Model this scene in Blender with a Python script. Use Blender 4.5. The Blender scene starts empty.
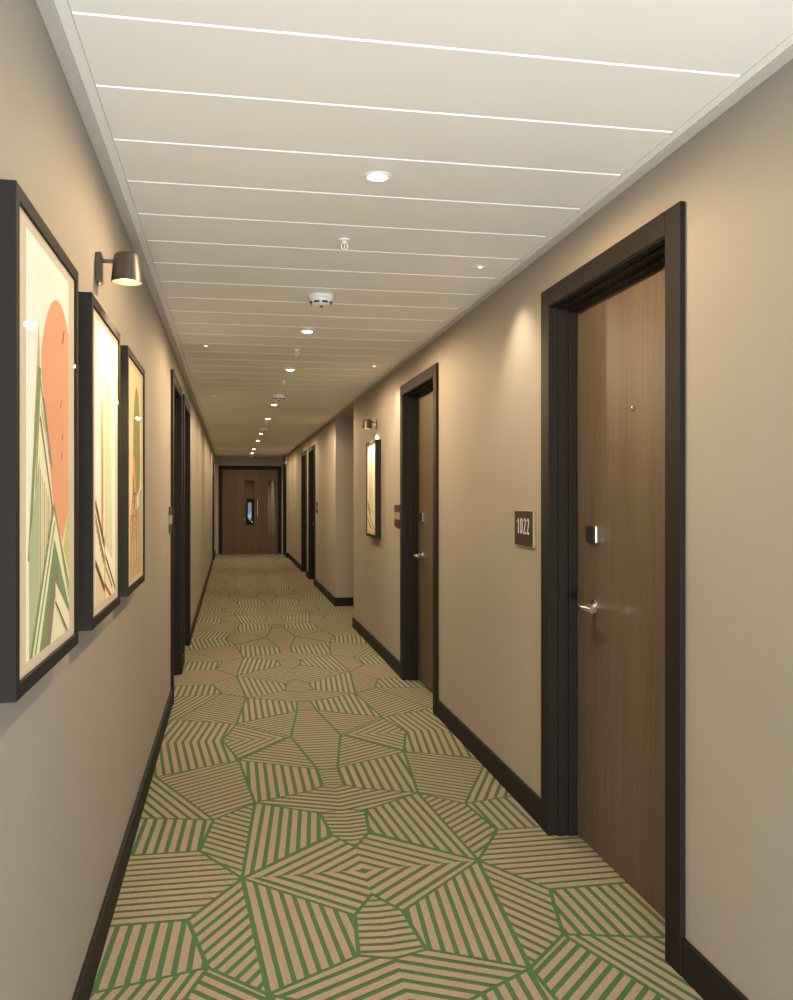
import bpy, bmesh, math, random
from mathutils import Vector, Matrix
random.seed(7)
S = bpy.context.scene
C = S.collection
PI = math.pi

# ------------------------------------------------------------------ materials
def mat(name, col, rough=0.6, spec=0.4, metal=0.0, vary=0.0, vscale=30.0, bump=0.0, bscale=200.0):
    m = bpy.data.materials.new(name); m.use_nodes = True
    nt = m.node_tree; b = nt.nodes['Principled BSDF']
    b.inputs['Base Color'].default_value = (*col, 1)
    b.inputs['Roughness'].default_value = rough
    b.inputs['Specular IOR Level'].default_value = spec
    b.inputs['Metallic'].default_value = metal
    tc = nt.nodes.new('ShaderNodeTexCoord')
    if vary > 0:
        n = nt.nodes.new('ShaderNodeTexNoise'); n.inputs['Scale'].default_value = vscale; n.inputs['Detail'].default_value = 4
        nt.links.new(tc.outputs['Object'], n.inputs['Vector'])
        r = nt.nodes.new('ShaderNodeMix'); r.data_type = 'RGBA'
        r.inputs[6].default_value = (*[c * (1 - vary) for c in col], 1)
        r.inputs[7].default_value = (*[min(1, c * (1 + vary)) for c in col], 1)
        nt.links.new(n.outputs['Fac'], r.inputs[0]); nt.links.new(r.outputs[2], b.inputs['Base Color'])
    if bump > 0:
        n = nt.nodes.new('ShaderNodeTexNoise'); n.inputs['Scale'].default_value = bscale; n.inputs['Detail'].default_value = 3
        nt.links.new(tc.outputs['Object'], n.inputs['Vector'])
        bp = nt.nodes.new('ShaderNodeBump'); bp.inputs['Strength'].default_value = bump; bp.inputs['Distance'].default_value = 0.002
        nt.links.new(n.outputs['Fac'], bp.inputs['Height']); nt.links.new(bp.outputs['Normal'], b.inputs['Normal'])
    return m

def emit(name, col, strength):
    m = bpy.data.materials.new(name); m.use_nodes = True
    nt = m.node_tree; nt.nodes.clear()
    e = nt.nodes.new('ShaderNodeEmission'); o = nt.nodes.new('ShaderNodeOutputMaterial')
    e.inputs['Color'].default_value = (*col, 1); e.inputs['Strength'].default_value = strength
    nt.links.new(e.outputs[0], o.inputs[0]); return m

def glassmat(name, tint=(1, 1, 1), ior=1.45, rough=0.0, coat=1.0):
    m = bpy.data.materials.new(name); m.use_nodes = True
    nt = m.node_tree; nt.nodes.clear()
    t = nt.nodes.new('ShaderNodeBsdfTransparent'); t.inputs[0].default_value = (*tint, 1)
    g = nt.nodes.new('ShaderNodeBsdfGlossy'); g.inputs['Roughness'].default_value = rough
    f = nt.nodes.new('ShaderNodeFresnel'); f.inputs['IOR'].default_value = ior
    mx = nt.nodes.new('ShaderNodeMixShader'); o = nt.nodes.new('ShaderNodeOutputMaterial')
    gm = nt.nodes.new('ShaderNodeNewGeometry'); inv = nt.nodes.new('ShaderNodeMath'); inv.operation = 'SUBTRACT'; inv.inputs[0].default_value = 1.0
    ar = nt.nodes.new('ShaderNodeMath'); ar.operation = 'MULTIPLY'; ar.inputs[1].default_value = coat
    mul = nt.nodes.new('ShaderNodeMath'); mul.operation = 'MULTIPLY'
    nt.links.new(gm.outputs['Backfacing'], inv.inputs[1]); nt.links.new(inv.outputs[0], mul.inputs[0]); nt.links.new(f.outputs[0], mul.inputs[1])
    nt.links.new(mul.outputs[0], ar.inputs[0]); nt.links.new(ar.outputs[0], mx.inputs[0]); nt.links.new(t.outputs[0], mx.inputs[1]); nt.links.new(g.outputs[0], mx.inputs[2])
    nt.links.new(mx.outputs[0], o.inputs[0]); return m

def woodmat(name, dark, light, rough=0.45):
    m = bpy.data.materials.new(name); m.use_nodes = True
    nt = m.node_tree; b = nt.nodes['Principled BSDF']
    tc = nt.nodes.new('ShaderNodeTexCoord'); mp = nt.nodes.new('ShaderNodeMapping')
    mp.inputs['Scale'].default_value = (1.0, 1.0, 0.035)
    nt.links.new(tc.outputs['Object'], mp.inputs['Vector'])
    n = nt.nodes.new('ShaderNodeTexNoise'); n.inputs['Scale'].default_value = 60; n.inputs['Detail'].default_value = 6; n.inputs['Roughness'].default_value = 0.65
    n2 = nt.nodes.new('ShaderNodeTexNoise'); n2.inputs['Scale'].default_value = 9; n2.inputs['Detail'].default_value = 3
    nt.links.new(mp.outputs[0], n.inputs['Vector']); nt.links.new(mp.outputs[0], n2.inputs['Vector'])
    ad = nt.nodes.new('ShaderNodeMath'); ad.operation = 'MULTIPLY_ADD'; ad.inputs[1].default_value = 0.6
    sc = nt.nodes.new('ShaderNodeMath'); sc.operation = 'MULTIPLY'; sc.inputs[1].default_value = 0.4
    nt.links.new(n2.outputs['Fac'], sc.inputs[0]); nt.links.new(n.outputs['Fac'], ad.inputs[0]); nt.links.new(sc.outputs[0], ad.inputs[2])
    r = nt.nodes.new('ShaderNodeValToRGB')
    r.color_ramp.elements[0].position = 0.34; r.color_ramp.elements[0].color = (*dark, 1)
    r.color_ramp.elements[1].position = 0.66; r.color_ramp.elements[1].color = (*light, 1)
    nt.links.new(ad.outputs[0], r.inputs[0]); nt.links.new(r.outputs[0], b.inputs['Base Color'])
    b.inputs['Roughness'].default_value = rough; b.inputs['Specular IOR Level'].default_value = 0.35
    bp = nt.nodes.new('ShaderNodeBump'); bp.inputs['Strength'].default_value = 0.15; bp.inputs['Distance'].default_value = 0.001
    nt.links.new(n.outputs['Fac'], bp.inputs['Height']); nt.links.new(bp.outputs['Normal'], b.inputs['Normal'])
    return m

def srgb(r, g, b):
    f = lambda c: c / 12.92 if c <= 0.04045 else ((c + 0.055) / 1.055) ** 2.4
    return tuple(f(x / 255) for x in (r, g, b))

M = {}
M['wall'] = mat('wall_paint', (0.365, 0.330, 0.284), 0.75, 0.3, vary=0.03, vscale=4, bump=0.05, bscale=350)
M['plank'] = mat('ceiling_plank', (0.88, 0.835, 0.76), 0.45, 0.4, vary=0.02, vscale=3)
M['joint'] = mat('ceiling_joint', (0.96, 0.95, 0.93), 0.5, 0.4, vary=0.02)
M['flange'] = mat('ceiling_flange', (0.86, 0.82, 0.75), 0.5, 0.4, vary=0.02)
M['band'] = mat('ceiling_edge_paint', (0.56, 0.51, 0.445), 0.6, 0.3, vary=0.02)
M['dark'] = mat('dark_frame_stain', (0.017, 0.0125, 0.0095), 0.62, 0.15, vary=0.25, vscale=40)
M['base'] = mat('baseboard_stain', (0.014, 0.0105, 0.008), 0.6, 0.2, vary=0.25, vscale=30)
M['door'] = woodmat('door_veneer', (0.080, 0.058, 0.039), (0.160, 0.118, 0.080), 0.5)
M['enddoor'] = woodmat('lobby_door_veneer', (0.085, 0.050, 0.028), (0.15, 0.092, 0.052), 0.6)
M['green'] = mat('carpet_green', (0.074, 0.150, 0.076), 0.95, 0.1, vary=0.45, vscale=190, bump=0.6, bscale=500)
M['tan'] = mat('carpet_tan', (0.325, 0.262, 0.210), 0.95, 0.1, vary=0.38, vscale=190, bump=0.6, bscale=500)
M['metal'] = mat('satin_nickel', (0.80, 0.74, 0.66), 0.22, 0.5, 1.0, vary=0.03)
M['bronze'] = mat('lamp_bronze', (0.090, 0.075, 0.060), 0.38, 0.5, 0.6, vary=0.05)
M['lampin'] = mat('lamp_inner', (0.34, 0.29, 0.21), 0.4, 0.4, vary=0.02)
M['black'] = mat('black_plastic', (0.018, 0.016, 0.015), 0.4, 0.4, vary=0.1)
M['pframe'] = mat('picture_frame_black', (0.022, 0.0185, 0.0155), 0.7, 0.10, vary=0.15, vscale=60)
M['mat'] = mat('mat_board', (0.72, 0.61, 0.48), 0.85, 0.2, vary=0.02)
M['white'] = mat('white_plastic', (0.82, 0.80, 0.75), 0.4, 0.45, vary=0.02)
M['grey'] = mat('vent_shadow_plastic', (0.05, 0.045, 0.04), 0.6, 0.3, vary=0.05)
M['glass'] = glassmat('picture_glass', (0.99, 0.99, 0.985), 1.45, 0.0, 0.10)
M['doorglass'] = glassmat('door_glass', (0.85, 0.87, 0.85), 1.45, 0.0, 0.05)
M['sign'] = mat('sign_bronze', (0.035, 0.026, 0.020), 0.45, 0.4, vary=0.1)
M['digit'] = mat('sign_digits', (0.62, 0.56, 0.48), 0.4, 0.5, vary=0.03)
M['strip'] = mat('sign_glare', (0.30, 0.24, 0.18), 0.5, 0.4, vary=0.05)  # glare on the sign put into the colour
M['brass'] = mat('sign_edge_brass', (0.62, 0.48, 0.30), 0.3, 0.5, 0.8, vary=0.05)
M['lens'] = emit('lamp_lens', (1.0, 0.80, 0.48), 14.0)
M['pin'] = emit('pin_lens', (1.0, 0.82, 0.55), 5.0)
M['bulb'] = emit('bulb_glow', (1.0, 0.82, 0.50), 6.0)
M['pane'] = emit('lit_far_window', (0.50, 0.62, 0.85), 0.30)

# ------------------------------------------------------------------ mesh helpers
def nb(): return bmesh.new()
def box(bm, x0, y0, z0, x1, y1, z1, bev=0.0, mi=0):
    t = bmesh.new(); bmesh.ops.create_cube(t, size=1)
    for v in t.verts:
        v.co = Vector(((x0 + x1) / 2 + v.co.x * abs(x1 - x0), (y0 + y1) / 2 + v.co.y * abs(y1 - y0), (z0 + z1) / 2 + v.co.z * abs(z1 - z0)))
    if bev > 0:
        bmesh.ops.bevel(t, geom=list(t.edges), offset=bev, segments=2, affect='EDGES', profile=0.5)
    for f in t.faces: f.material_index = mi
    merge(bm, t)
def merge(bm, t):
    me = bpy.data.meshes.new('tmp'); t.to_mesh(me); t.free(); bm.from_mesh(me); bpy.data.meshes.remove(me)
def lathe(bm, prof, loc=(0, 0, 0), axis='Z', seg=32, cap=True, mi=0, smooth=True):
    """prof: list of (r, h); rotated about axis."""
    t = bmesh.new(); rings = []
    for r, h in prof:
        rings.append([t.verts.new((r * math.cos(2 * PI * i / seg), r * math.sin(2 * PI * i / seg), h)) for i in range(seg)])
    for a, b in zip(rings[:-1], rings[1:]):
        for i in range(seg):
            f = t.faces.new((a[i], a[(i + 1) % seg], b[(i + 1) % seg], b[i])); f.smooth = smooth
    if cap:
        for rr in (rings[0], rings[-1]):
            try: t.faces.new(rr)
            except ValueError: pass
    bmesh.ops.recalc_face_normals(t, faces=list(t.faces))
    R = {'Z': Matrix.Identity(4), 'X': Matrix.Rotation(PI / 2, 4, 'Y'), 'Y': Matrix.Rotation(-PI / 2, 4, 'X')}[axis]
    bmesh.ops.transform(t, matrix=Matrix.Translation(Vector(loc)) @ R, verts=list(t.verts))
    for f in t.faces: f.material_index = mi
    merge(bm, t)
def tube(bm, pts, r, seg=14):
    pts = [Vector(p) for p in pts]; t = bmesh.new(); rings = []
    for i, p in enumerate(pts):
        d = (pts[min(i + 1, len(pts) - 1)] - pts[max(i - 1, 0)]).normalized()
        u = d.orthogonal().normalized() if i == 0 else (u - d * u.dot(d)).normalized()
        w = d.cross(u)
        rings.append([t.verts.new(p + (u * math.cos(2 * PI * k / seg) + w * math.sin(2 * PI * k / seg)) * r) for k in range(seg)])
    for a, b in zip(rings[:-1], rings[1:]):
        for k in range(seg):
            f = t.faces.new((a[k], a[(k + 1) % seg], b[(k + 1) % seg], b[k])); f.smooth = True
    t.faces.new(rings[0]); t.faces.new(rings[-1])
    bmesh.ops.recalc_face_normals(t, faces=list(t.faces)); merge(bm, t)
def obj(name, bm, mats, parent=None, loc=None, label=None):
    me = bpy.data.meshes.new(name); bm.to_mesh(me); bm.free()
    if any(p.use_smooth for p in me.polygons): me.set_sharp_from_angle(angle=math.radians(35))
    for m in (mats if isinstance(mats, (list, tuple)) else [mats]): me.materials.append(m)
    o = bpy.data.objects.new(name, me); C.objects.link(o)
    if parent: o.parent = parent
    if loc: o.location = loc
    if label: o['label'] = label
    return o
def tag(o, label, cat, group=None, kind=None):
    o['label'] = label; o['category'] = cat
    if group: o['group'] = group
    if kind: o['kind'] = kind
    return o
def thing(name, label, cat, loc=(0, 0, 0), group=None, kind=None):
    o = bpy.data.objects.new(name, None); C.objects.link(o); o.location = loc; o.empty_display_size = 0.05
    return tag(o, label, cat, group, kind)
def copy_thing(root, loc, label, group=None):
    r = root.copy(); C.objects.link(r); r.location = loc; r['label'] = label
    if group: r['group'] = group
    for ch in root.children:
        c = ch.copy(); C.objects.link(c); c.parent = r
        for g in ch.children:
            d = g.copy(); C.objects.link(d); d.parent = c
    return r

# ------------------------------------------------------------------ dimensions (metres; corridor runs along +y)
XL, XR, XR2 = -0.39, 1.262, 1.282          # wall faces
CZ = 2.365                                 # plank ceiling height
Y0, YE = -2.0, 21.95                       # back and end of the corridor
RY0, RY1, RX = 9.28, 11.10, 2.45           # side recess on the right
WT = 2.5                                   # wall top (above the ceiling plane)
# doors: outer casing y0,y1
DR = [(2.325, 3.475), (5.372, 6.57)]
DR2 = [(13.82, 14.95), (15.42, 16.50)]
DL = [(5.97, 7.085), (7.345, 8.46), (18.73, 19.84)]
CW = 0.09; DTOP = 2.191                     # casing width, casing top

def wall_x(bm, face, s, y0, y1, opens, th=0.2):
    """wall whose visible face is at x=face, thickness away from the corridor (s=+1 right, -1 left)"""
    xa, xb = (face, face + s * th) if s > 0 else (face + s * th, face)
    y = y0
    for a, b in sorted(opens):
        a, b = a + CW - 0.03, b - CW + 0.03
        box(bm, xa, y, 0, xb, a, WT)
        box(bm, xa, a, DTOP - CW + 0.03, xb, b, WT)
        y = b
    box(bm, xa, y, 0, xb, y1, WT)

# ---- walls
def structure(name, bm, m, label, cat, parent=None):
    o = obj(name, bm, m, parent); return tag(o, label, cat, None, 'structure')
bm = nb(); wall_x(bm, XL, -1, Y0, YE, DL)
structure('wall_left', bm, M['wall'], 'long beige painted wall on the left with three framed pictures', 'wall')
bm = nb(); wall_x(bm, XR, 1, Y0, RY0, DR)
structure('wall_right', bm, M['wall'], 'beige painted wall on the right holding the nearest wooden door', 'wall')
bm = nb(); wall_x(bm, XR2, 1, RY1, 20.4, DR2)
box(bm, XR2 + 0.2, RY1, 0, RX + 0.2, RY1 + 0.2, WT)
structure('wall_right_far', bm, M['wall'], 'far right beige wall beyond the side recess with two narrow doors', 'wall')
bm = nb(); box(bm, RX, RY0 - 0.2, 0, RX + 0.2, RY1, WT); box(bm, XR + 0.2, RY0 - 0.2, 0, RX, RY0, WT)
structure('wall_recess', bm, M['wall'], 'beige wall lining the side recess on the right', 'wall')
bm = nb(); box(bm, 1.245, 20.4, 0, 1.5, YE, WT)
structure('wall_lobby', bm, M['wall'], 'short beige wall return beside the end double door', 'wall')
ED0, ED1, EDT = -0.305, 1.205, 2.145       # end door casing
bm = nb(); box(bm, XL - 0.2, YE, 0, ED0 + 0.06, YE + 0.15, WT); box(bm, ED1 - 0.06, YE, 0, 1.5, YE + 0.15, WT)
box(bm, ED0 + 0.06, YE, EDT - 0.06, ED1 - 0.06, YE + 0.15, WT)
structure('wall_end', bm, M['wall'], 'beige end wall around the brown double door', 'wall')
# lobby beyond the end door (seen through its glass)
bm = nb(); box(bm, -0.9, YE + 0.15, 0, -0.7, 29, WT); box(bm, 1.25, YE + 0.15, 0, 1.45, 29, WT); box(bm, -0.9, 29, 0, 1.45, 29.2, WT)
structure('wall_beyond', bm, M['wall'], 'beige walls of the passage seen through the glass of the end door', 'wall')
# unseen back wall; its window is added to let fill light in
bm = nb(); wx0, wx1, wz0, wz1 = -0.3, 1.17, 0.06, 1.5
box(bm, XL - 0.2, Y0 - 0.2, 0, wx0, Y0, WT); box(bm, wx1, Y0 - 0.2, 0, XR + 0.2, Y0, WT)
box(bm, wx0, Y0 - 0.2, 0, wx1, Y0, wz0); box(bm, wx0, Y0 - 0.2, wz1, wx1, Y0, WT)
structure('wall_back', bm, M['wall'], 'beige wall behind the viewpoint with a window added for fill light', 'wall')
win = thing('fill_window_1', 'added white framed window for fill light at the near end', 'window', (0, Y0 - 0.1, 0), kind='structure')
bm = nb()
for a in ((wx0, wz0, wx0 + 0.05, wz1), (wx1 - 0.05, wz0, wx1, wz1), (wx0 + 0.05, wz0, wx1 - 0.05, wz0 + 0.05), (wx0 + 0.05, wz1 - 0.05, wx1 - 0.05, wz1), (0.41, wz0 + 0.05, 0.46, wz1 - 0.05)):
    box(bm, a[0], -0.03, a[1], a[2], 0.03, a[3], 0.004)
obj('window_frame', bm, M['white'], win)
bm = nb(); box(bm, wx0 + 0.05, -0.003, wz0 + 0.05, wx1 - 0.05, 0.003, wz1 - 0.05); obj('pane', bm, glassmat('fill_window_glass', (0.97, 0.98, 0.98)), win)

# ---- ceiling: planks with bevelled edges, pale joint strips between
bm = nb(); PX0, PX1, PITCH = -0.328, 1.203, 0.3334
y = 1.951 - PITCH * 12
while y < YE - 0.02:
    y1 = min(y + PITCH, YE)
    ya, yb = max(y, Y0) + 0.0005, y1 - 0.004
    prof = [(ya, CZ + 0.0048), (ya + 0.0048, CZ), (yb - 0.001, CZ), (yb, CZ + 0.001), (yb, CZ + 0.02), (ya, CZ + 0.02)]
    v0 = [bm.verts.new((PX0, p, q)) for p, q in prof]; v1 = [bm.verts.new((PX1, p, q)) for p, q in prof]
    for i in range(6):
        f = bm.faces.new((v0[i], v1[i], v1[(i + 1) % 6], v0[(i + 1) % 6])); f.material_index = 1 if i == 0 else 0
    bm.faces.new(v0); bm.faces.new(v1[::-1])
    box(bm, PX0, y1 - 0.0035, CZ + 0.010, PX1, y1, CZ + 0.019, 0, 1)
    y += PITCH
box(bm, XL - 0.1, Y0, CZ + 0.02, RX, YE, CZ + 0.06, 0, 0)
box(bm, -0.9, YE + 0.15, CZ, 1.45, 29, CZ + 0.05, 0, 0)
structure('ceiling', bm, [M['plank'], M['joint']], 'pale planked metal ceiling with thin white joint lines', 'ceiling')
bm = nb(); box(bm, XR + 0.005, RY0, 2.345, RX, RY1, CZ + 0.019)
structure('ceiling_recess', bm, M['wall'], 'plain beige ceiling over the side recess', 'ceiling')
def ctrim(name, xw, s, segs, label):
    bm = nb()
    for a, b in segs:
        f = lambda u: xw - s * u
        x0, x1 = sorted((f(0), f(0.034))); box(bm, x0, a, 2.355, x1, b, CZ + 0.019, 0.002, 0)
        x0, x1 = sorted((f(0.0342), f(abs((PX0 if s < 0 else PX1) - xw) - 0.0015))); box(bm, x0, a, CZ - 0.004, x1, b, CZ + 0.019, 0.001, 1)
    structure(name, bm, [M['band'], M['flange']], label, 'ceiling trim')
ctrim('trim_1', XL, -1, [(Y0, YE)], 'beige ceiling edge strip along the left wall')
ctrim('trim_2', XR, 1, [(Y0, 20.4)], 'beige ceiling edge strip along the right wall')

# ---- baseboards
def baseboard(name, segs, label):
    bm = nb()
    for x0, y0, x1, y1 in segs: box(bm, x0, y0, 0, x1, y1, 0.108, 0.002)
    structure(name, bm, M['base'], label, 'baseboard')
bt = 0.014
def runs(x0, x1, y0, y1, ds):
    out = []; y = y0
    for a, b in ds: out.append((x0, y, x1, a)); y = b
    out.append((x0, y, x1, y1)); return out
baseboard('baseboard_left', runs(XL, XL + bt, Y0, YE, DL), 'dark brown baseboard along the left wall')
baseboard('baseboard_right', runs(XR - bt, XR, Y0, RY0, DR), 'dark brown baseboard along the right wall beside the near doors')
baseboard('baseboard_right_far', runs(XR2 - bt, XR2, RY1 - bt, 20.4 - bt, DR2) + [(XR2, RY1 - bt, RX, RY1)], 'dark brown baseboard along the far right wall and recess corner')
baseboard('baseboard_lobby', [(1.232, 20.386, XR2 - bt, 20.4), (1.232, 20.4, 1.245, 20.62)], 'short dark baseboard at the step beside the end door')

# ------------------------------------------------------------------ carpet
XC, T = 0.471, 3.67
A = (.037, 3.207); a1 = (-.12, 3.485); a2 = (-.138, 2.922); a3 = (-.067, 2.614); a4 = (.098, 2.443)
P1 = (.102, 3.993); q1 = (.037, 4.657); lb = (-.075, 3.813)
f6 = (.392, 2.856); f5 = (.369, 2.602); f4 = (XC, 2.565); f1 = (XC, 2.999); dc = (XC, 3.2)
t1 = (.373, 3.81); t0 = (XC, 3.836); t4 = (XC, 3.415); t5 = (.394, 3.56)
s1 = (.42, 4.437); s4 = (.42, 4.172); s3 = (XC, 4.185); sT = (XC, 4.425); u1 = (.36, 4.11)
h4 = (.33, 5.06); c1 = (-.05, 5.054); c2 = (.03, 5.415); hT = (.41, 5.678); hTc = (XC, 5.69)
g1 = (.425, 2.25); gc = (XC, 2.262); h1 = (.41, 2.008); h1c = (XC, 2.02); c2b = (.03, 1.745)
e1 = (-.33, 1.905); e1t = (-.33, 5.575); lw1 = (-.36, 4.45); XO = -0.6
def deg(p, q): return math.degrees(math.atan2(q[1] - p[1], q[0] - p[0]))
# cell: polygon, stripe angle, pitch, tan share, anchor, set of edge indices without border
cells = [
    ([A, a1, (XO, 3.49), (XO, 2.926), a2], -0.3, .047, .66, None, ()),
    ([a2, a3, (XO, 2.48), (XO, 2.926)], -92.5, .041, .58, None, ()),
    ([a3, (XO, 2.48), (XO, 1.905), e1], deg(a3, e1), .038, .6, None, ()),
    ([a3, a4, c2b, e1], -45.5, .041, .58, None, ()),
    ([a4, g1, h1, c2b], -89.6, .040, .58, None, ()),
    ([a4, f5, f4, gc, g1], 28, .047, .60, f4, (2,)),
    ([g1, gc, h1c, h1], 12, .034, .6, gc, (1,)),
    ([A, a2, a3, a4], deg(A, a2), .041, .60, None, ()),
    ([A, f6, f5, a4], deg(A, a4), .0385, .60, None, ()),
    ([f6, f1, f4, f5], -6, .042, .62, f1, (1,)),
    ([A, f6, f1, dc], -44.0, .050, .60, (A[0], A[1] - .012), (2, 3)),
    ([A, t5, t4, dc], 43.5, .050, .60, (A[0], A[1] + .012), (2, 3)),
    ([t1, t0, t4, t5], -11, .042, .60, t0, (1,)),
    ([A, P1, t1, t5], -95.5, .040, .58, None, ()),
    ([P1, u1, s4, s3, t0, t1], -24, .046, .60, t0, (3,)),
    ([q1, s1, s4, u1, P1], -90, .042, .58, None, ()),
    ([s1, sT, s3, s4], 14, .040, .60, s3, (1,)),
    ([hT, hTc, sT, s1, h4], 0, .050, .62, None, (1,)),
    ([c1, c2, h4], deg(c2, h4), .046, .6, c1, (2,)),
    ([c1, h4, q1], deg(q1, h4), .046, .6, c1, (0,)),
    ([c2, hT, h4], 31, .045, .6, None, ()),
    ([q1, h4, s1], -32, .045, .6, None, ()),
    ([a1, lb, P1, A], -44, .041, .6, None, ()),
    ([lb, a1, (XO, 3.49), (XO, 3.886), (-.36, 3.886)], -92.5, .041, .58, None, ()),
    ([lb, (-.36, 3.886), (XO, 3.886), (XO, 4.45), lw1], deg(lw1, lb), .041, .6, None, ()),
    ([lw1, q1, P1, lb], 36, .043, .62, None, ()),
    ([e1t, c2, c1, (XO, 5.054), (XO, 5.575)], -98, .041, .58, c1, (2,)),
    ([c1, q1, lw1, (XO, 4.45), (XO, 5.054)], -83.5, .041, .58, c1, (4,)),
]
def area(p): return sum(p[i][0] * p[(i + 1) % len(p)][1] - p[(i + 1) % len(p)][0] * p[i][1] for i in range(len(p))) / 2
def inset(p, ds):
    n = len(p); L = []
    for i in range(n):
        (x0, y0), (x1, y1) = p[i], p[(i + 1) % n]
        l = math.hypot(x1 - x0, y1 - y0); nx, ny = -(y1 - y0) / l, (x1 - x0) / l
        L.append((nx, ny, nx * x0 + ny * y0 + ds[i]))
    out = []
    for i in range(n):
        a, b = L[i - 1], L[i]; D = a[0] * b[1] - a[1] * b[0]
        if abs(D) < 1e-4: out.append((p[i][0] + b[0] * ds[i], p[i][1] + b[1] * ds[i])); continue
        out.append(((a[2] * b[1] - b[2] * a[1]) / D, (a[0] * b[2] - b[0] * a[2]) / D))
    return out
def clip(p, nx, ny, c):          # keep n.x >= c
    out = []
    for i in range(len(p)):
        a, b = p[i], p[(i + 1) % len(p)]; da, db = nx * a[0] + ny * a[1] - c, nx * b[0] + ny * b[1] - c
        if da >= 0: out.append(a)
        if (da >= 0) != (db >= 0):
            t = da / (da - db); out.append((a[0] + t * (b[0] - a[0]), a[1] + t * (b[1] - a[1])))
    return out
stripes = []
BORD = 0.0068
for poly, ang, pitch, share, anchor, nob in cells:
    n = len(poly); ds = [0 if i in nob else BORD for i in range(n)]
    if area(poly) < 0:
        poly = poly[::-1]; ds = [ds[(n - 2 - i) % n] for i in range(n)]
    ip = inset(poly, ds)
    nx, ny = -math.sin(math.radians(ang)), math.cos(math.radians(ang))
    vals = [nx * x + ny * y for x, y in ip]
    ref = (nx * anchor[0] + ny * anchor[1]) if anchor else min(vals) + 0.003
    k = math.floor((min(vals) - ref) / pitch) - 1
    while ref + k * pitch < max(vals):
        a, b = ref + k * pitch, ref + (k + share) * pitch
        q = clip(clip(ip, nx, ny, a), -nx, -ny, -b)
        e = [nx * x + ny * y for x, y in q]
        if len(q) >= 3 and abs(area(q)) > 4e-5 and max(e) - min(e) > 0.22 * share * pitch: stripes.append(q)
        k += 1
bm = nb()
# base pile: corridor, side recess, passage beyond
for x0, y0, x1, y1 in ((XL - 0.15, Y0, XR2 + 0.15, YE), (XR2 + 0.15, RY0, RX, RY1), (-0.7, YE, 1.25, 29)):
    f = bm.faces.new([bm.verts.new((x, y, 0)) for x, y in ((x0, y0), (x1, y0), (x1, y1), (x0, y1))]); f.material_index = 0
for k in range(-2, 6):
    for q in stripes:
        for variant in range(4):
            pts = []
            for x, y in q:
                X = x if variant == 0 else (2 * XC - x if variant in (1, 3) else x + 2 * (XC - XO))
                pts.append((X, y + k * T))
            xlo, xhi = (XL - 0.15, XR2 + 0.15) if variant < 2 else (XR2 + 0.15, RX)
            if variant > 1 and not (RY0 - 1 < sum(p[1] for p in pts) / len(pts) < RY1 + 1): continue
            cl = clip(pts, 1, 0, xlo); cl = clip(cl, -1, 0, -xhi) if len(cl) > 2 else cl
            cl = clip(cl, 0, 1, Y0) if len(cl) > 2 else cl
            cl = clip(cl, 0, -1, -YE) if len(cl) > 2 else cl
            if variant > 1 and len(cl) > 2: cl = clip(clip(cl, 0, 1, RY0), 0, -1, -RY1)
            if len(cl) < 3: continue
            if area(cl) < 0: cl = cl[::-1]
            try:
                f = bm.faces.new([bm.verts.new((x, y, 0.0015)) for x, y in cl]); f.material_index = 1
            except ValueError: pass
structure('floor', bm, [M['green'], M['tan']], 'green and tan carpet of striped geometric facets', 'carpet')

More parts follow.
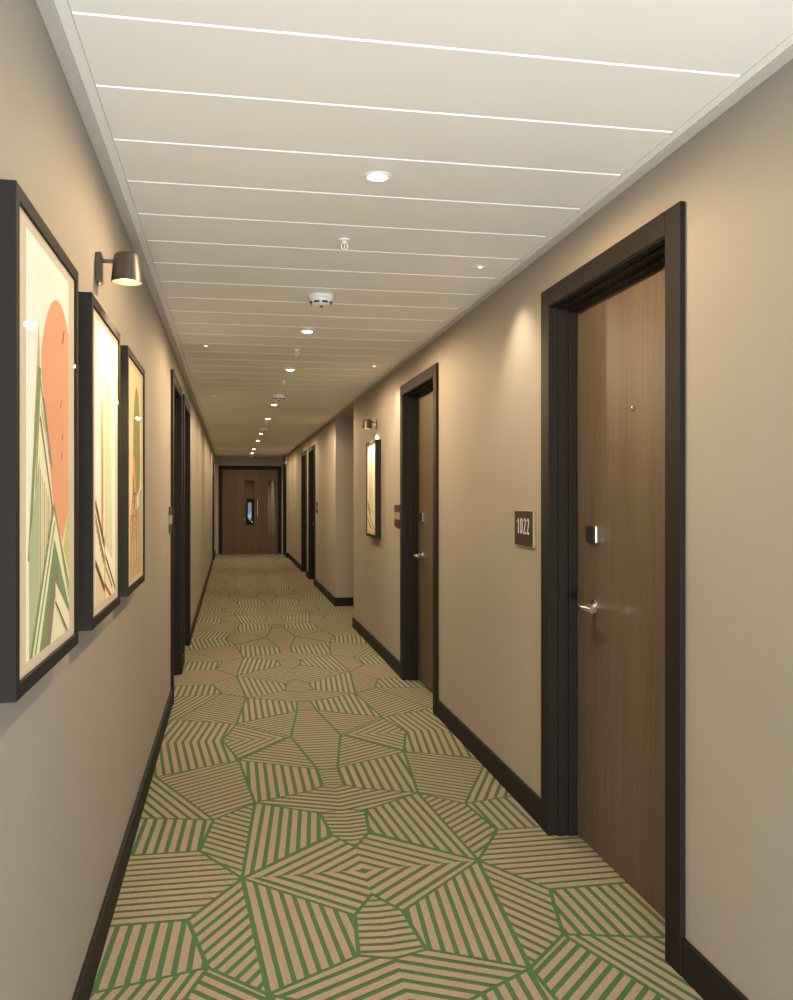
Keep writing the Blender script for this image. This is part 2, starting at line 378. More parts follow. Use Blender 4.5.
# ------------------------------------------------------------------ doors
def guest_door(num, face, s, y0, y1, label, lock=True, parts=True):
    """s=+1: door in the right wall. built around (face, yc, 0)"""
    yc = (y0 + y1) / 2; hw = (y1 - y0) / 2
    d = thing('door_%d' % num, label, 'door', (face, yc, 0), kind='structure')
    fx = lambda u: s * u                     # u>0 goes into the wall
    def b(bm, u0, ya, z0, u1, yb, z1, bev=0.002):
        x0, x1 = sorted((fx(u0), fx(u1))); box(bm, x0, ya, z0, x1, yb, z1, bev)
    bm = nb()
    b(bm, -0.017, -hw, 0, 0, -hw + CW, DTOP); b(bm, -0.017, hw - CW, 0, 0, hw, DTOP)
    b(bm, -0.017, -hw + CW, DTOP - CW + 0.018, 0, hw - CW, DTOP)
    obj('casing', bm, M['dark'], d)
    iw = hw - CW; jt = DTOP - CW + 0.018        # clear opening
    bm = nb()
    for sg in (-1, 1):
        ya, yb = sorted((sg * (iw + 0.002), sg * (iw + 0.029))); b(bm, -0.012, ya, 0, 0.195, yb, jt + 0.01)
        ya, yb = sorted((sg * iw, sg * (iw - 0.010))); b(bm, 0.022, ya, 0, 0.062, yb, jt - 0.012)
        ya, yb = sorted((sg * iw, sg * (iw - 0.018))); b(bm, 0.062, ya, 0, 0.098, yb, jt - 0.022)
    b(bm, -0.012, -iw, jt - 0.004, 0.195, iw, jt + 0.0115)
    b(bm, 0.022, -iw, jt - 0.014, 0.062, iw, jt - 0.004); b(bm, 0.062, -iw, jt - 0.026, 0.098, iw, jt - 0.004)
    obj('jamb', bm, M['dark'], d)
    bm = nb(); b(bm, 0.1, -iw + 0.0, 0.006, 0.145, iw - 0.0, jt - 0.006, 0.0015)
    leaf = obj('leaf', bm, M['door'], d)
    if lock:
        yl = iw - 0.185
        bm = nb(); b(bm, 0.084, yl - 0.045, 1.180, 0.1, yl + 0.045, 1.248, 0.004)
        lk = obj('card_lock', bm, M['metal'], d, label='small card lock with bright rim')
        bm = nb(); b(bm, 0.081, yl - 0.036, 1.186, 0.0845, yl + 0.041, 1.242, 0.0015); obj('reader_face', bm, M['black'], lk, label='black reader face')
        hd = nb(); lathe(hd, [(0.027, 0), (0.027, 0.006), (0.024, 0.009), (0.012, 0.010)], (0, 0, 0), 'X', 28)
        if s > 0: bmesh.ops.scale(hd, vec=(-1, 1, 1), verts=list(hd.verts)); bmesh.ops.reverse_faces(hd, faces=list(hd.faces))
        bmesh.ops.translate(hd, vec=(fx(0.1), yl - 0.01, 0.940), verts=list(hd.verts))
        tube(hd, [(fx(0.095), yl - 0.01, 0.940), (fx(0.052), yl - 0.01, 0.940), (fx(0.040), yl - 0.013, 0.940), (fx(0.034), yl - 0.022, 0.940), (fx(0.033), yl - 0.06, 0.940), (fx(0.037), yl - 0.125, 0.940)], 0.0112)
        obj('lever_handle', hd, M['metal'], d, label='polished metal lever handle')
        bm = nb(); lathe(bm, [(0.011, 0), (0.011, 0.003), (0.007, 0.005), (0.0, 0.0052)], (fx(0.1), -0.03, 1.662), 'X', 20, cap=False)
        if s > 0: pass
        o = obj('peephole', bm, M['metal'], d)
        if s > 0:
            for v in o.data.vertices: v.co.x = 2 * 0.1 - v.co.x
            o.data.flip_normals()
    return d
guest_door(1, XR, 1, *DR[0], 'nearest dark framed wooden door on the right with lever handle, beside the 1022 sign')
guest_door(2, XR, 1, *DR[1], 'second wooden door on the right wall, between the wall picture and the nearest door')
guest_door(3, XR2, 1, *DR2[0], 'narrow looking brown door on the far right wall, first past the side recess')
guest_door(4, XR2, 1, *DR2[1], 'brown door on the far right wall, deeper of the close pair past the recess')
guest_door(5, XL, -1, *DL[0], 'dark recessed door on the left wall, nearer of the close pair')
guest_door(6, XL, -1, *DL[1], 'dark recessed door on the left wall, farther of the close pair')
guest_door(7, XL, -1, *DL[2], 'dark door frame on the left wall nearest the end double door')
# dark door on the short wall beside the end door
d = thing('door_8', 'dark door frame on the right wall nearest the end double door', 'door', (1.245, 21.15, 0), kind='structure')
bm = nb(); box(bm, -0.02, -0.53, 0, 0, -0.45, 2.15, .002); box(bm, -0.02, 0.45, 0, 0, 0.53, 2.15, .002); box(bm, -0.02, -0.45, 2.07, 0, 0.45, 2.15, .002)
obj('casing', bm, M['dark'], d)
bm = nb(); box(bm, -0.008, -0.45, 0.006, 0, 0.45, 2.07, .001); obj('leaf', bm, M['dark'], d)

# end double door (leaf and a half)
d = thing('door_9', 'wide brown double door with two glass strips at the corridor end', 'door', (0, YE, 0), kind='structure')
bm = nb()
box(bm, ED0, -0.02, 0, ED0 + 0.085, 0.0, EDT, .002); box(bm, ED1 - 0.085, -0.02, 0, ED1, 0, EDT, .002); box(bm, ED0 + 0.085, -0.02, EDT - 0.085, ED1 - 0.085, 0, EDT, .002)
box(bm, ED0 + 0.0605, 0.0, 0, ED0 + 0.085, 0.14, EDT - 0.0605); box(bm, ED1 - 0.085, 0.0, 0, ED1 - 0.0605, 0.14, EDT - 0.0605); box(bm, ED0 + 0.085, 0, EDT - 0.085, ED1 - 0.085, 0.14, EDT - 0.0605)
obj('casing', bm, M['dark'], d)
def vleaf(name, x0, x1, vx0, vx1, vz0, vz1, lab):
    bm = nb(); z1 = EDT - 0.092
    box(bm, x0, 0.03, 0.006, vx0, 0.078, z1, .001); box(bm, vx1, 0.03, 0.006, x1, 0.078, z1, .001)
    box(bm, vx0, 0.03, 0.006, vx1, 0.078, vz0, .001); box(bm, vx0, 0.03, vz1, vx1, 0.078, z1, .001)
    lf = obj(name, bm, M['enddoor'], d, label=lab)
    bm = nb(); box(bm, vx0, 0.05, vz0, vx1, 0.056, vz1); obj('glass_panel', bm, M['doorglass'], lf)
    bm = nb()
    for a in ((vx0, vz0, vx0 + .012, vz1), (vx1 - .012, vz0, vx1, vz1), (vx0 + .012, vz0, vx1 - .012, vz0 + .012), (vx0 + .012, vz1 - .012, vx1 - .012, vz1)):
        box(bm, a[0], 0.024, a[1], a[2], 0.049, a[3], .001)
    obj('glazing_bead', bm, M['enddoor'], lf)
    return lf
lf = vleaf('leaf', ED0 + 0.088, 0.672, 0.30, 0.56, 0.69, 1.80, 'wide door leaf')
bm = nb(); tube(bm, [(0.628, 0.03, 1.33), (0.628, -0.022, 1.33), (0.628, -0.03, 1.32), (0.628, -0.03, 0.94), (0.628, -0.022, 0.93), (0.628, 0.03, 0.93)], 0.014)
obj('pull_handle', bm, M['metal'], lf, label='vertical steel pull handle')
vleaf('leaf', 0.676, ED1 - 0.088, 0.862, 1.068, 0.46, 1.80, 'narrow door leaf with glass strip')

# door and window beyond the glass
d = thing('door_10', 'dark door with pale window seen through the glass of the end door', 'door', (0.42, 29, 0), kind='structure')
bm = nb(); box(bm, -0.45, -0.04, 0, 0.42, 0, 2.1, .002)
lf = obj('leaf', bm, M['enddoor'], d)
bm = nb(); box(bm, 0.05, -0.055, 0.52, 0.34, -0.0405, 1.34, .002); wf = obj('window_frame', bm, M['dark'], d)
bm = nb(); box(bm, 0.10, -0.060, 0.70, 0.21, -0.0555, 1.22); obj('pane', bm, M['pane'], wf)

# ------------------------------------------------------------------ ceiling fittings
def make_downlight(loc, label):
    t = thing('downlight', label, 'ceiling light', loc, 'warm downlights along the ceiling centre')
    bm = nb(); lathe(bm, [(0.030, 0.0), (0.030, -0.003), (0.034, -0.0055), (0.041, -0.0045), (0.044, 0.0)], seg=40, cap=False); obj('trim_ring', bm, M['white'], t)
    bm = nb(); lathe(bm, [(0.0, -0.0105), (0.014, -0.0098), (0.024, -0.0075), (0.0305, -0.003), (0.0305, 0.0)], seg=32, cap=False); obj('lens', bm, M['lens'], t, label='glowing warm lens')
    return t
LX = 0.452
dl_y = [2.766, 5.404, 7.037, 9.691, 11.398, 14.051, 15.753, 18.476, 20.10]
dl_lab = ['largest and nearest glowing ceiling downlight, before the first sprinkler',
          'second glowing downlight from the viewer, just past the nearest smoke detector',
          'third glowing downlight from the viewer, past the second sprinkler',
          'fourth glowing downlight, just past the second smoke detector',
          'fifth glowing downlight from the viewer along the ceiling centre',
          'sixth glowing downlight, behind the third smoke detector',
          'seventh glowing downlight from the viewer along the ceiling centre',
          'small glowing downlight, last but one before the end double door',
          'small glowing downlight closest to the end double door']
d0 = None
for yv, lab in zip(dl_y, dl_lab):
    if d0 is None: d0 = make_downlight((LX, yv, CZ), lab)
    else: copy_thing(d0, (LX, yv, CZ), lab)
def make_pin(loc, label):
    t = thing('pinhole_spotlight', label, 'spotlight', loc, 'tiny spotlights beside the walls')
    bm = nb(); lathe(bm, [(0.009, 0.0), (0.010, -0.002), (0.018, -0.0035), (0.024, -0.002), (0.026, 0.0)], seg=32, cap=False); obj('bezel', bm, M['white'], t)
    bm = nb(); lathe(bm, [(0.0, -0.002), (0.0095, -0.0012), (0.0095, 0.0)], seg=20, cap=False); obj('lens', bm, M['pin'], t, label='tiny glowing lens')
    return t
pins = [(1.072, 3.77, 'tiny recessed spotlight near the right wall above the 1022 sign'),
        (1.075, 6.735, 'tiny recessed spotlight in the right ceiling edge before the right wall lamp'),
        (1.085, 11.07, 'tiny recessed spotlight on the right at the side recess'),
        (-0.167, 6.055, 'tiny recessed spotlight near the left wall above the first left door'),
        (-0.167, 8.994, 'tiny recessed spotlight near the left wall past the pair of left doors'),
        (-0.155, 18.60, 'tiny recessed spotlight on the left near the end door'),
        (-0.165, 20.9, 'tiny recessed spotlight in the far left ceiling corner by the end door'),
        (1.09, 20.9, 'tiny recessed spotlight in the far right ceiling corner by the end door')]
p0 = None
for x, yv, lab in pins:
    if p0 is None: p0 = make_pin((x, yv, CZ), lab)
    else: copy_thing(p0, (x, yv, CZ), lab)
def make_detector(loc, label):
    t = thing('smoke_detector', label, 'smoke detector', loc, 'white smoke detectors on the ceiling')
    bm = nb(); lathe(bm, [(0.064, 0), (0.064, -0.014), (0.061, -0.018), (0.0, -0.018)], seg=40, cap=False); obj('base', bm, M['white'], t)
    bm = nb(); lathe(bm, [(0.060, -0.018), (0.060, -0.026), (0.056, -0.036), (0.046, -0.045), (0.030, -0.050), (0.0, -0.051)], seg=40, cap=False); hd = obj('head', bm, M['white'], t)
    bm = nb()
    for k in range(8):
        t2 = bmesh.new(); n = 6; a0 = 2 * PI * k / 8
        vs = []
        for i in range(n + 1):
            a = a0 + (i / n) * (2 * PI / 8) * 0.68
            vs.append((t2.verts.new((0.0585 * math.cos(a), 0.0585 * math.sin(a), -0.034)), t2.verts.new((0.0525 * math.cos(a), 0.0525 * math.sin(a), -0.043))))
        for p, q in zip(vs[:-1], vs[1:]): t2.faces.new((p[0], q[0], q[1], p[1]))
        merge(bm, t2)
    obj('vent', bm, M['grey'], hd, label='dark vent slots')
    bm = nb(); lathe(bm, [(0.008, -0.049), (0.008, -0.055), (0.005, -0.058), (0.0, -0.0585)], seg=16, cap=False); obj('indicator', bm, M['grey'], hd)
    return t
dets = [(0.441, 4.45, 'large white smoke detector nearest the viewer on the ceiling'),
        (0.458, 8.80, 'white smoke detector farther along, just before the fourth downlight'),
        (0.462, 13.05, 'small distant smoke detector, third along the ceiling'),
        (0.455, 21.3, 'tiny grey smoke detector right before the end door')]
q0 = None
for x, yv, lab in dets:
    if q0 is None: q0 = make_detector((x, yv, CZ), lab)
    else: copy_thing(q0, (x, yv, CZ), lab)
def make_sprinkler(loc, label):
    t = thing('sprinkler', label, 'sprinkler', loc, 'white ceiling sprinklers')
    bm = nb(); lathe(bm, [(0.024, 0), (0.023, -0.004), (0.010, -0.007), (0.008, -0.014), (0.0, -0.014)], seg=28, cap=False); obj('rosette', bm, M['white'], t)
    bm = nb(); tube(bm, [(0.007, 0, -0.012), (0.013, 0, -0.022), (0.012, 0, -0.032), (0.003, 0, -0.042)], 0.0025, 8); tube(bm, [(-0.007, 0, -0.012), (-0.013, 0, -0.022), (-0.012, 0, -0.032), (-0.003, 0, -0.042)], 0.0025, 8)
    tube(bm, [(0, 0, -0.012), (0, 0, -0.04)], 0.002, 8); obj('yoke', bm, M['white'], t)
    bm = nb(); lathe(bm, [(0.0, -0.041), (0.012, -0.042), (0.0125, -0.044), (0.0, -0.045)], seg=20, cap=False); obj('deflector', bm, M['white'], t)
    return t
sp = [(0.436, 3.47, 'white pendent sprinkler nearest the viewer, between first downlight and smoke detector'),
      (0.442, 6.10, 'white pendent sprinkler between the second and third downlights'),
      (0.447, 7.74, 'small white sprinkler just past the third downlight'),
      (0.455, 11.95, 'tiny distant sprinkler past the fifth downlight')]
s0 = None
for x, yv, lab in sp:
    if s0 is None: s0 = make_sprinkler((x, yv, CZ), lab)
    else: copy_thing(s0, (x, yv, CZ), lab)

# ------------------------------------------------------------------ wall lamps
def make_wall_lamp(face, s, y, zc, label):
    """s=+1: hangs on the left wall and reaches to +x"""
    t = thing('wall_lamp', label, 'wall lamp', (face, y, zc))
    bm = nb(); x0, x1 = sorted((0, s * 0.018)); box(bm, x0, -0.021, -0.048, x1, 0.021, 0.038, 0.003); obj('wall_plate', bm, M['bronze'], t)
    bm = nb(); tube(bm, [(s * 0.018, 0, 0.016), (s * 0.055, 0, 0.016)], 0.006, 14); obj('arm', bm, M['bronze'], t)
    bm = nb(); cx = s * 0.087
    lathe(bm, [(0.0, 0.040), (0.030, 0.040), (0.035, 0.037), (0.037, 0.032), (0.046, -0.044), (0.0435, -0.044), (0.035, 0.026), (0.0, 0.026)], (cx, 0, 0), seg=40, cap=False)
    sh = obj('shade', bm, M['bronze'], t)
    bm = nb(); lathe(bm, [(0.0455, -0.0442), (0.0425, -0.0442), (0.0345, 0.0255), (0.0, 0.0255)], (cx, 0, 0), seg=40, cap=False); obj('inner_lining', bm, M['lampin'], sh, label='pale inner lining')
    bm = nb(); lathe(bm, [(0.0, -0.036), (0.020, -0.034), (0.027, -0.028), (0.027, -0.010), (0.0, -0.010)], (cx, 0, 0), seg=28, cap=False); obj('bulb', bm, M['bulb'], sh, label='glowing bulb')
    bm = nb(); lathe(bm, [(0.0, -0.058), (0.006, -0.056), (0.008, -0.050), (0.007, -0.046)], (s * 0.010, 0, 0), seg=14, cap=False); obj('screw_cap', bm, M['brass'], t)
    return t
make_wall_lamp(XL, 1, 2.725, 2.031, 'bronze wall lamp with tapered shade above the left pictures')
make_wall_lamp(XR, -1, 7.76, 2.008, 'small bronze wall lamp above the single picture on the right wall')

# ------------------------------------------------------------------ pictures
ARTM = {k: mat('ink_' + k, srgb(*v), 0.8, 0.2, vary=0.04, vscale=25) for k, v in dict(
    paper=(250, 247, 238), orange=(238, 170, 132), rust=(190, 110, 66), green=(132, 156, 116), straw=(240, 224, 168), lime=(206, 208, 140), olive=(160, 158, 98),
    brown=(112, 86, 62), tanink=(214, 178, 130), cream=(248, 240, 206), sage=(188, 196, 162), grey=(150, 136, 114), pale=(222, 226, 186)).items()}
AK = list(ARTM)
def ell(cx, cz, rx, rz, a0=0, a1=360, n=40):
    return [(cx + rx * math.cos(math.radians(a0 + (a1 - a0) * i / n)), cz + rz * math.sin(math.radians(a0 + (a1 - a0) * i / n))) for i in range(n + (0 if a1 - a0 == 360 else 1))]
def bar(p, q, w):
    dx, dz = q[0] - p[0], q[1] - p[1]; l = math.hypot(dx, dz); nx, nz = -dz / l * w / 2, dx / l * w / 2
    return [(p[0] + nx, p[1] + nz), (q[0] + nx, q[1] + nz), (q[0] - nx, q[1] - nz), (p[0] - nx, p[1] - nz)]
def arc(cx, cz, r, w, a0=0, a1=180, n=20):
    return ell(cx, cz, r + w / 2, r + w / 2, a0, a1, n) + ell(cx, cz, r - w / 2, r - w / 2, a0, a1, n)[::-1]
# art coordinates: u 0..0.40 from the picture's left as one faces it, v 0..0.745 upward
def art_spire():
    L = [('orange', ell(0.288, 0.405, 0.20, 0.275))]
    L += [('cream', [(0.105, 0.62), (0.125, 0.50), (0.155, 0.43), (0.20, 0.34), (0.24, 0.25), (0.28, 0.19), (0.31, 0.17), (0.40, 0.26), (0.40, 0.0), (0.0, 0.0), (0.0, 0.20), (0.05, 0.38), (0.09, 0.52)])]
    L += [('sage', [(0.098, 0.60), (0.112, 0.52), (0.10, 0.42), (0.075, 0.36), (0.065, 0.44), (0.085, 0.54)]), ('lime', [(0.06, 0.43), (0.085, 0.47), (0.08, 0.36), (0.045, 0.26)])]
    L += [('green', bar((0.10, 0.52), (0.02, 0.17), 0.022)), ('olive', bar((0.115, 0.52), (0.04, 0.12), 0.010)), ('green', bar((0.10, 0.52), (0.20, 0.35), 0.010)), ('grey', bar((0.11, 0.43), (0.24, 0.24), 0.013)), ('grey', bar((0.14, 0.47), (0.22, 0.34), 0.008)),
          ('sage', [(0.02, 0.20), (0.105, 0.36), (0.105, 0.0), (0.02, 0.0)])]
    for i in range(7): L.append(('tanink' if i % 2 else 'grey', bar((0.112 + i * 0.017, 0.335 - i * 0.012), (0.112 + i * 0.017, 0.05), 0.006)))
    for i in range(5): L.append(('sage', bar((0.115 + i * 0.012, 0.455 - 0.012 * i), (0.125 + i * 0.014, 0.43 - 0.014 * i), 0.006)))
    L += [('lime', [(0.40, 0.265), (0.345, 0.19), (0.318, 0.155), (0.34, 0.08), (0.40, 0.10)])]
    ap = (0.235, 0.265)
    L += [('cream', [ap, (0.03, -0.02), (0.10, -0.04), (0.235, 0.20), (0.40, 0.03), (0.40, 0.12)]),
          ('green', bar(ap, (0.03, 0.0), 0.014)), ('green', bar((0.245, 0.235), (0.065, 0.0), 0.010)), ('green', bar(ap, (0.42, 0.07), 0.012)), ('olive', bar((0.25, 0.25), (0.42, 0.045), 0.007)),
          ('green', [(0.24, 0.20), (0.085, -0.02), (0.16, -0.02), (0.245, 0.11), (0.40, -0.035), (0.40, 0.05)]), ('grey', [(0.24, 0.155), (0.14, 0.0), (0.20, 0.0), (0.245, 0.085), (0.345, 0.01), (0.40, 0.0)]),
          ('cream', [(0.25, 0.115), (0.25, 0.075), (0.40, -0.02), (0.40, 0.035)]), ('brown', bar((0.25, 0.075), (0.38, 0.0), 0.006)), ('cream', [(0.25, 0.06), (0.20, 0.0), (0.35, 0.0)])]
    for u, v in ((0.325, 0.60), (0.332, 0.615), (0.30, 0.465), (0.32, 0.40), (0.31, 0.36)): L.append(('brown', bar((u, v), (u + 0.012, v + 0.016), 0.004)))
    return L
def art_tower():
    L = [('pale', [(0.18, 0.62), (0.30, 0.62), (0.33, 0.10), (0.17, 0.16)]), ('lime', [(0.12, 0.60), (0.15, 0.50), (0.15, 0.24), (0.10, 0.24), (0.10, 0.50)]), ('orange', [(0.112, 0.52), (0.145, 0.42), (0.145, 0.16), (0.105, 0.20)]), ('rust', [(0.13, 0.42), (0.145, 0.38), (0.145, 0.155), (0.13, 0.17)]),
         ('cream', [(0.0, 0.32), (0.17, 0.12), (0.40, 0.02), (0.40, 0), (0, 0)])]
    L += [('brown', bar((0.0, 0.27), (0.17, 0.15), 0.022)), ('brown', bar((0.0, 0.24), (0.19, 0.095), 0.007)), ('grey', bar((0.0, 0.225), (0.19, 0.085), 0.012)), ('brown', bar((0.19, 0.12), (0.40, 0.01), 0.012)), ('tanink', bar((0.175, 0.18), (0.175, -0.01), 0.016)),
          ('brown', bar((0.0, 0.115), (0.17, 0.03), 0.02)), ('rust', bar((0.17, 0.045), (0.40, -0.04), 0.014)), ('grey', bar((0.20, 0.085), (0.33, 0.02), 0.010))]
    for i in range(7): L.append(('tanink', bar((0.02 + i * 0.02, 0.085 - i * 0.008), (0.02 + i * 0.02, 0.0), 0.006)))
    for i in range(6): L.append(('grey', bar((0.02 + i * 0.022, 0.20 - i * 0.017), (0.03 + i * 0.022, 0.19 - i * 0.017), 0.007)))
    return L
def art_arches():
    L = [('straw', [(0, 0.745), (0.4, 0.745), (0.4, 0.0), (0, 0.0)]), ('olive', ell(0.23, 0.44, 0.12, 0.25)), ('cream', [(0.0, 0.22), (0.40, 0.34), (0.40, 0), (0, 0)]), ('orange', [(0.09, 0.45), (0.16, 0.42), (0.20, 0.28), (0.08, 0.20)]), ('brown', bar((0.10, 0.36), (0.19, 0.20), 0.02)),
         ('tanink', [(0.0, 0.22), (0.40, 0.26), (0.40, 0), (0, 0)])]
    for r in (0.05, 0.075, 0.10): L.append(('brown', arc(0.15, 0.20, r, 0.008))); L.append(('rust', arc(0.15, 0.12, r, 0.006)))
    for i in range(8): L.append(('cream' if i % 2 else 'olive', bar((0.05 + i * 0.045, 0.13), (0.05 + i * 0.045, 0.03), 0.010)))
    L += [('sage', [(0.30, 0.30), (0.40, 0.32), (0.40, 0.05), (0.32, 0.06)]), ('tanink', bar((0.0, 0.02), (0.4, 0.05), 0.03))]
    return L
def make_picture(face, s, y0, y1, z0, z1, art, label, group=None):
    """s=+1 on the left wall (faces +x); u runs to the viewer's right"""
    t = thing('framed_picture', label, 'picture', (face, (y0 + y1) / 2, (z0 + z1) / 2), group)
    hw, hh = (y1 - y0) / 2, (z1 - z0) / 2
    def b(bm, u0, ya, za, u1, yb, zb, bev=0.0015):
        x0, x1 = sorted((s * u0, s * u1)); box(bm, x0, ya, za, x1, yb, zb, bev)
    bm = nb(); fw = 0.026; D = 0.05
    b(bm, 0.001, -hw, -hh, D, -hw + fw, hh); b(bm, 0.001, hw - fw, -hh, D, hw, hh)
    b(bm, 0.001, -hw + fw, hh - fw, D, hw - fw, hh); b(bm, 0.001, -hw + fw, -hh, D, hw - fw, -hh + fw)
    fr = obj('frame', bm, M['pframe'], t)
    bm = nb(); b(bm, 0.001, -hw + fw, -hh + fw, 0.0445, hw - fw, hh - fw, 0); obj('mat_board', bm, M['mat'], t)
    AW, AH = 0.40, 0.745; bm = nb()
    x0, x1 = sorted((s * 0.0446, s * 0.0449)); box(bm, x0, -AW / 2, -AH / 2, x1, AW / 2, AH / 2, 0, AK.index('paper'))
    for i, (col, poly) in enumerate(art):
        p = clip(clip(clip(clip(poly, 1, 0, 0), -1, 0, -AW), 0, 1, 0), 0, -1, -AH)
        if len(p) < 3 or abs(area(p)) < 1e-6: continue
        x = s * (0.0450 + 0.00003 * i)
        f = bm.faces.new([bm.verts.new((x, s * (u - AW / 2), v - AH / 2)) for u, v in p]); f.material_index = AK.index(col)
    obj('print', bm, [ARTM[k] for k in AK], t)
    bm = nb(); b(bm, 0.0472, -hw + fw, -hh + fw, 0.0488, hw - fw, hh - fw, 0); obj('glass', bm, M['glass'], t)
    return t
PG = None
make_picture(XL, 1, 1.517, 2.110, 1.022, 1.862, art_spire(), 'largest framed print nearest the viewer, orange circle behind a green pointed building')
make_picture(XL, 1, 2.307, 2.883, 1.022, 1.862, art_tower(), 'middle of three framed prints on the left wall, slim rust spire over rooftops')
make_picture(XL, 1, 3.087, 3.682, 1.022, 1.862, art_arches(), 'farthest of three framed prints on the left wall, olive oval above arches')
make_picture(XR, -1, 7.53, 8.07, 1.010, 1.858, art_tower(), 'single framed print on the right wall under the small lamp')

# ------------------------------------------------------------------ room signs
def ribbon(bm, pts, w, d):
    n = len(pts); L = []; R = []
    for i in range(n):
        a, b = Vector(pts[max(i - 1, 0)]), Vector(pts[min(i + 1, n - 1)])
        t = (b - a).normalized(); nn = Vector((-t.y, t.x)) * w / 2; p = Vector(pts[i])
        L.append(p + nn); R.append(p - nn)
    lo = [[bm.verts.new((q.x, q.y, z)) for q in S_] for S_ in (L, R) for z in (0, d)]
    a0, a1, b0, b1 = lo
    for i in range(n - 1):
        bm.faces.new((a1[i], b1[i], b1[i + 1], a1[i + 1])); bm.faces.new((a0[i], a0[i + 1], b0[i + 1], b0[i]))
        bm.faces.new((a0[i], a1[i], a1[i + 1], a0[i + 1])); bm.faces.new((b0[i], b0[i + 1], b1[i + 1], b1[i]))
    for i in (0, n - 1): bm.faces.new((a0[i], b0[i], b1[i], a1[i]))
def digits_mesh(txt, w, h):
    bm = nb(); cell = w / len(txt); dw = cell * 0.66; st = h * 0.125
    for k, ch in enumerate(txt):
        x0 = -w / 2 + cell * k + (cell - dw) / 2; r = dw / 2 - st / 2; cx = x0 + dw / 2; t, b = h / 2 - st / 2, -h / 2 + st / 2
        A_ = lambda cy, a0, a1, n=12: [(cx + r * math.cos(math.radians(a0 + (a1 - a0) * i / n)), cy + r * math.sin(math.radians(a0 + (a1 - a0) * i / n))) for i in range(n + 1)]
        if ch == '1':
            ribbon(bm, [(cx + dw * .12, -h / 2), (cx + dw * .12, h / 2)], st, .0012); ribbon(bm, [(cx - dw * .36, t - h * .17), (cx + dw * .12, t)], st, .0012)
        elif ch == '0':
            p = A_(t - r, 0, 180) + A_(b + r, 180, 360); ribbon(bm, p + p[:2], st, .0012)
        elif ch == '2':
            ribbon(bm, A_(t - r, 170, -25) + [(cx + r * .62, t - 2.1 * r), (cx - r, b + st * .2)], st, .0012); ribbon(bm, [(cx - r - st * .4, b), (cx + r + st * .4, b)], st, .0012)
    bmesh.ops.recalc_face_normals(bm, faces=list(bm.faces))
    me = bpy.data.meshes.new('digits'); bm.to_mesh(me); bm.free(); return me
def make_sign(face, s, yc, zc, w, h, label, txt=None):
    """s=-1: on the right wall, facing -x"""
    t = thing('room_sign', label, 'sign', (face, yc, zc))
    bm = nb(); x0, x1 = sorted((0.0, s * 0.010)); box(bm, x0, -w / 2, -h / 2, x1, w / 2, h / 2, 0.001); obj('edge_plate', bm, M['brass'] if txt else M['sign'], t, label='thin brass edge' if txt else None)
    bm = nb(); x0, x1 = sorted((s * 0.0102, s * 0.0125)); box(bm, x0, -w / 2 + .004, -h / 2 + .003, x1, w / 2 - .004, h / 2 - .003, 0.0005); obj('face_panel', bm, M['sign'], t)
    if txt:
        me = digits_mesh(txt, w * 0.72, h * 0.44); me.name = 'digits'; me.materials.clear(); me.materials.append(M['digit'])
        o = bpy.data.objects.new('digits', me); C.objects.link(o); o.parent = t
        # text x -> -y (s=-1), text y -> z, normal -> -x
        o.matrix_local = Matrix(((0, 0, s, s * 0.0130), (s, 0, 0, 0), (0, 1, 0, 0.010), (0, 0, 0, 1)))
        o['label'] = 'pale number 1022'
    else:
        bm = nb(); x0, x1 = sorted((s * 0.001, s * 0.0145)); box(bm, x0, -w / 2 - .0015, -h * 0.17, x1, w / 2 + .0015, h * 0.17, 0.0005); obj('glare_strip', bm, M['strip'], t, label='painted glare across the middle')  # pale band painted in for glare over the numbers
    return t
make_sign(XR, -1, 3.712, 1.220, 0.245, 0.155, 'dark room sign numbered 1022 beside the nearest right door', '1022')
make_sign(XR, -1, 6.73, 1.218, 0.215, 0.165, 'small dark room sign with pale middle between right picture and second door')
make_sign(XL, 1, 5.86, 1.215, 0.15, 0.165, 'dark room sign with pale middle on the left wall before the left doors')
make_sign(XR2, -1, 13.52, 1.215, 0.22, 0.165, 'tiny dark sign on the far right wall past the side recess')
t = thing('light_switch', 'tiny pale wall switch on the far right wall before the end door', 'switch', (XR2, 18.4, 1.2))
bm = nb(); box(bm, -0.009, -0.045, -0.045, 0, 0.045, 0.045, 0.002); obj('switch_plate', bm, M['mat'], t)
bm = nb(); box(bm, -0.013, -0.015, -0.028, -0.0092, 0.015, 0.028, 0.001); obj('rocker', bm, M['white'], t)
bm = nb(); box(bm, 1.232, 20.30, 2.17, 1.278, 20.398, 2.344, 0.004)  # boxed-in piece at the wall step, separate from the ceiling edge strips
structure('ceiling_boxing', bm, M['wall'], 'small beige boxing under the ceiling at the right wall step', 'boxing')

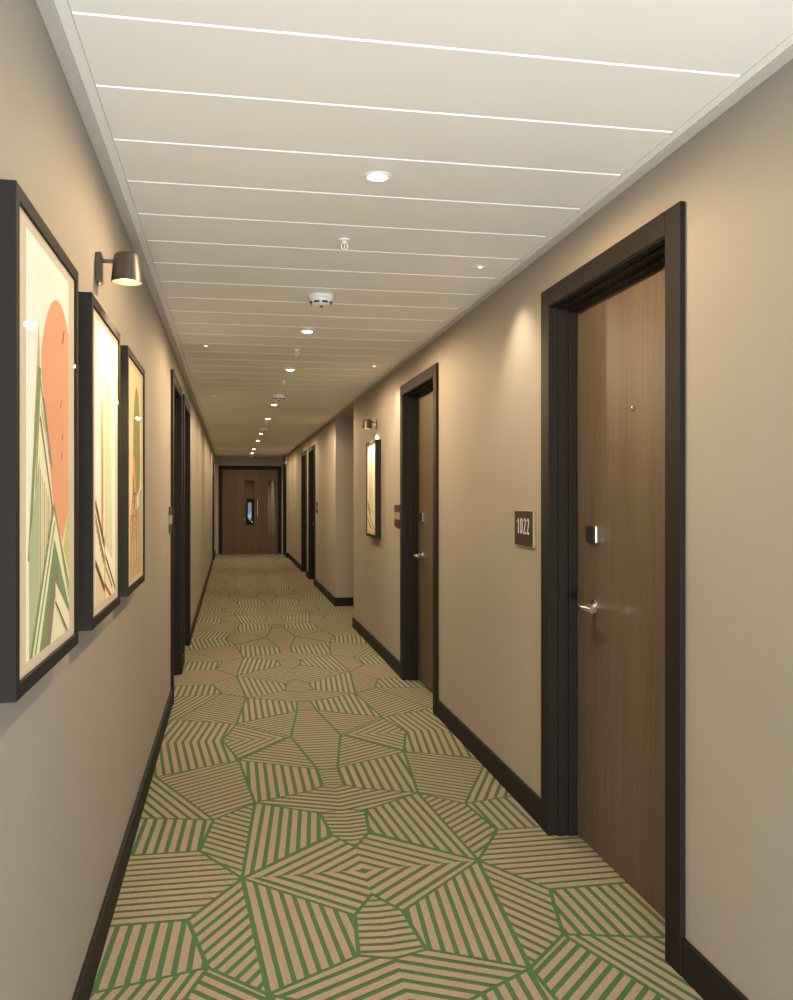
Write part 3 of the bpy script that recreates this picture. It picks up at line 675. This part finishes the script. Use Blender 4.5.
# ------------------------------------------------------------------ lights
WARM = (1.0, 0.74, 0.44)
def spot(name, loc, power, angle, blend, rad=0.03, col=WARM, aim=None):
    l = bpy.data.lights.new(name, 'SPOT'); l.energy = power; l.spot_size = math.radians(angle); l.spot_blend = blend; l.shadow_soft_size = rad; l.color = col
    o = bpy.data.objects.new(name, l); C.objects.link(o); o.location = loc
    if aim: o.rotation_euler = (Vector(aim) - Vector(loc)).to_track_quat('-Z', 'Y').to_euler()
    return o
for yv in dl_y:
    spot('downlight_lamp', (LX, yv, CZ - 0.014), (56.0 if yv < 4 else 64.0) if yv < 6 else (54.0 if yv < 8 else 46.0), 180, 0.30, 0.03)
for x, yv, lab in pins:
    spot('pinhole_lamp', (x, yv, CZ - 0.010), 13.0, 104, 0.8, 0.012, (1.0, 0.84, 0.62))
spot('wall_lamp_light', (XL + 0.087, 2.725, 2.031 - 0.040), 26.0, 125, 0.5, 0.02, (1.0, 0.79, 0.50))
spot('wall_lamp_light', (XR - 0.087, 7.76, 2.008 - 0.040), 26.0, 125, 0.5, 0.02, (1.0, 0.79, 0.50))
l = bpy.data.lights.new('warm_fill', 'POINT'); l.energy = 52; l.shadow_soft_size = 0.12; l.color = (1.0, 0.74, 0.46)  # added warm fill without a fixture, brightens the near ceiling
o = bpy.data.objects.new('warm_fill', l); C.objects.link(o); o.location = (LX, -1.2, 0.55)
for yv in (24.5, 27.8): spot('passage_lamp', (0.3, yv, CZ - 0.012), 60.0, 150, 0.6, 0.03)
a = bpy.data.lights.new('window_fill', 'AREA'); a.shape = 'RECTANGLE'; a.size = 1.4; a.size_y = 0.8; a.energy = 205; a.color = (0.74, 0.88, 1.0)  # added fill standing in for soft neutral light near the viewpoint
ao = bpy.data.objects.new('window_fill', a); C.objects.link(ao); ao.location = ((wx0 + wx1) / 2, Y0 - 0.30, 0.35); ao.rotation_euler = (PI / 2 + 0.9, 0, 0)
w = bpy.data.worlds.new('World'); S.world = w; w.use_nodes = True
w.node_tree.nodes['Background'].inputs[0].default_value = (0.75, 0.85, 1.0, 1); w.node_tree.nodes['Background'].inputs[1].default_value = 0.3

# ------------------------------------------------------------------ camera
cam = bpy.data.cameras.new('camera'); co = bpy.data.objects.new('camera', cam); C.objects.link(co); S.camera = co
F = 890.0; th = math.atan(165.0 / F)
cam.sensor_fit = 'HORIZONTAL'; cam.sensor_width = 36.0; cam.lens = 36.0 * F / 793.0; cam.shift_y = -1.5 / 793.0
cam.clip_start = 0.02; cam.clip_end = 100
co.location = (0, 0, 1.35); co.rotation_euler = (PI / 2, 0, -th)
S.view_settings.view_transform = 'Standard'; S.view_settings.look = 'None'; S.view_settings.gamma = 1.0; S.view_settings.use_curve_mapping = False
S.view_settings.exposure = 0.68
S.cycles.use_denoising = True
S.cycles.max_bounces = 10; S.cycles.diffuse_bounces = 6
S.cycles.sample_clamp_indirect = 4.0
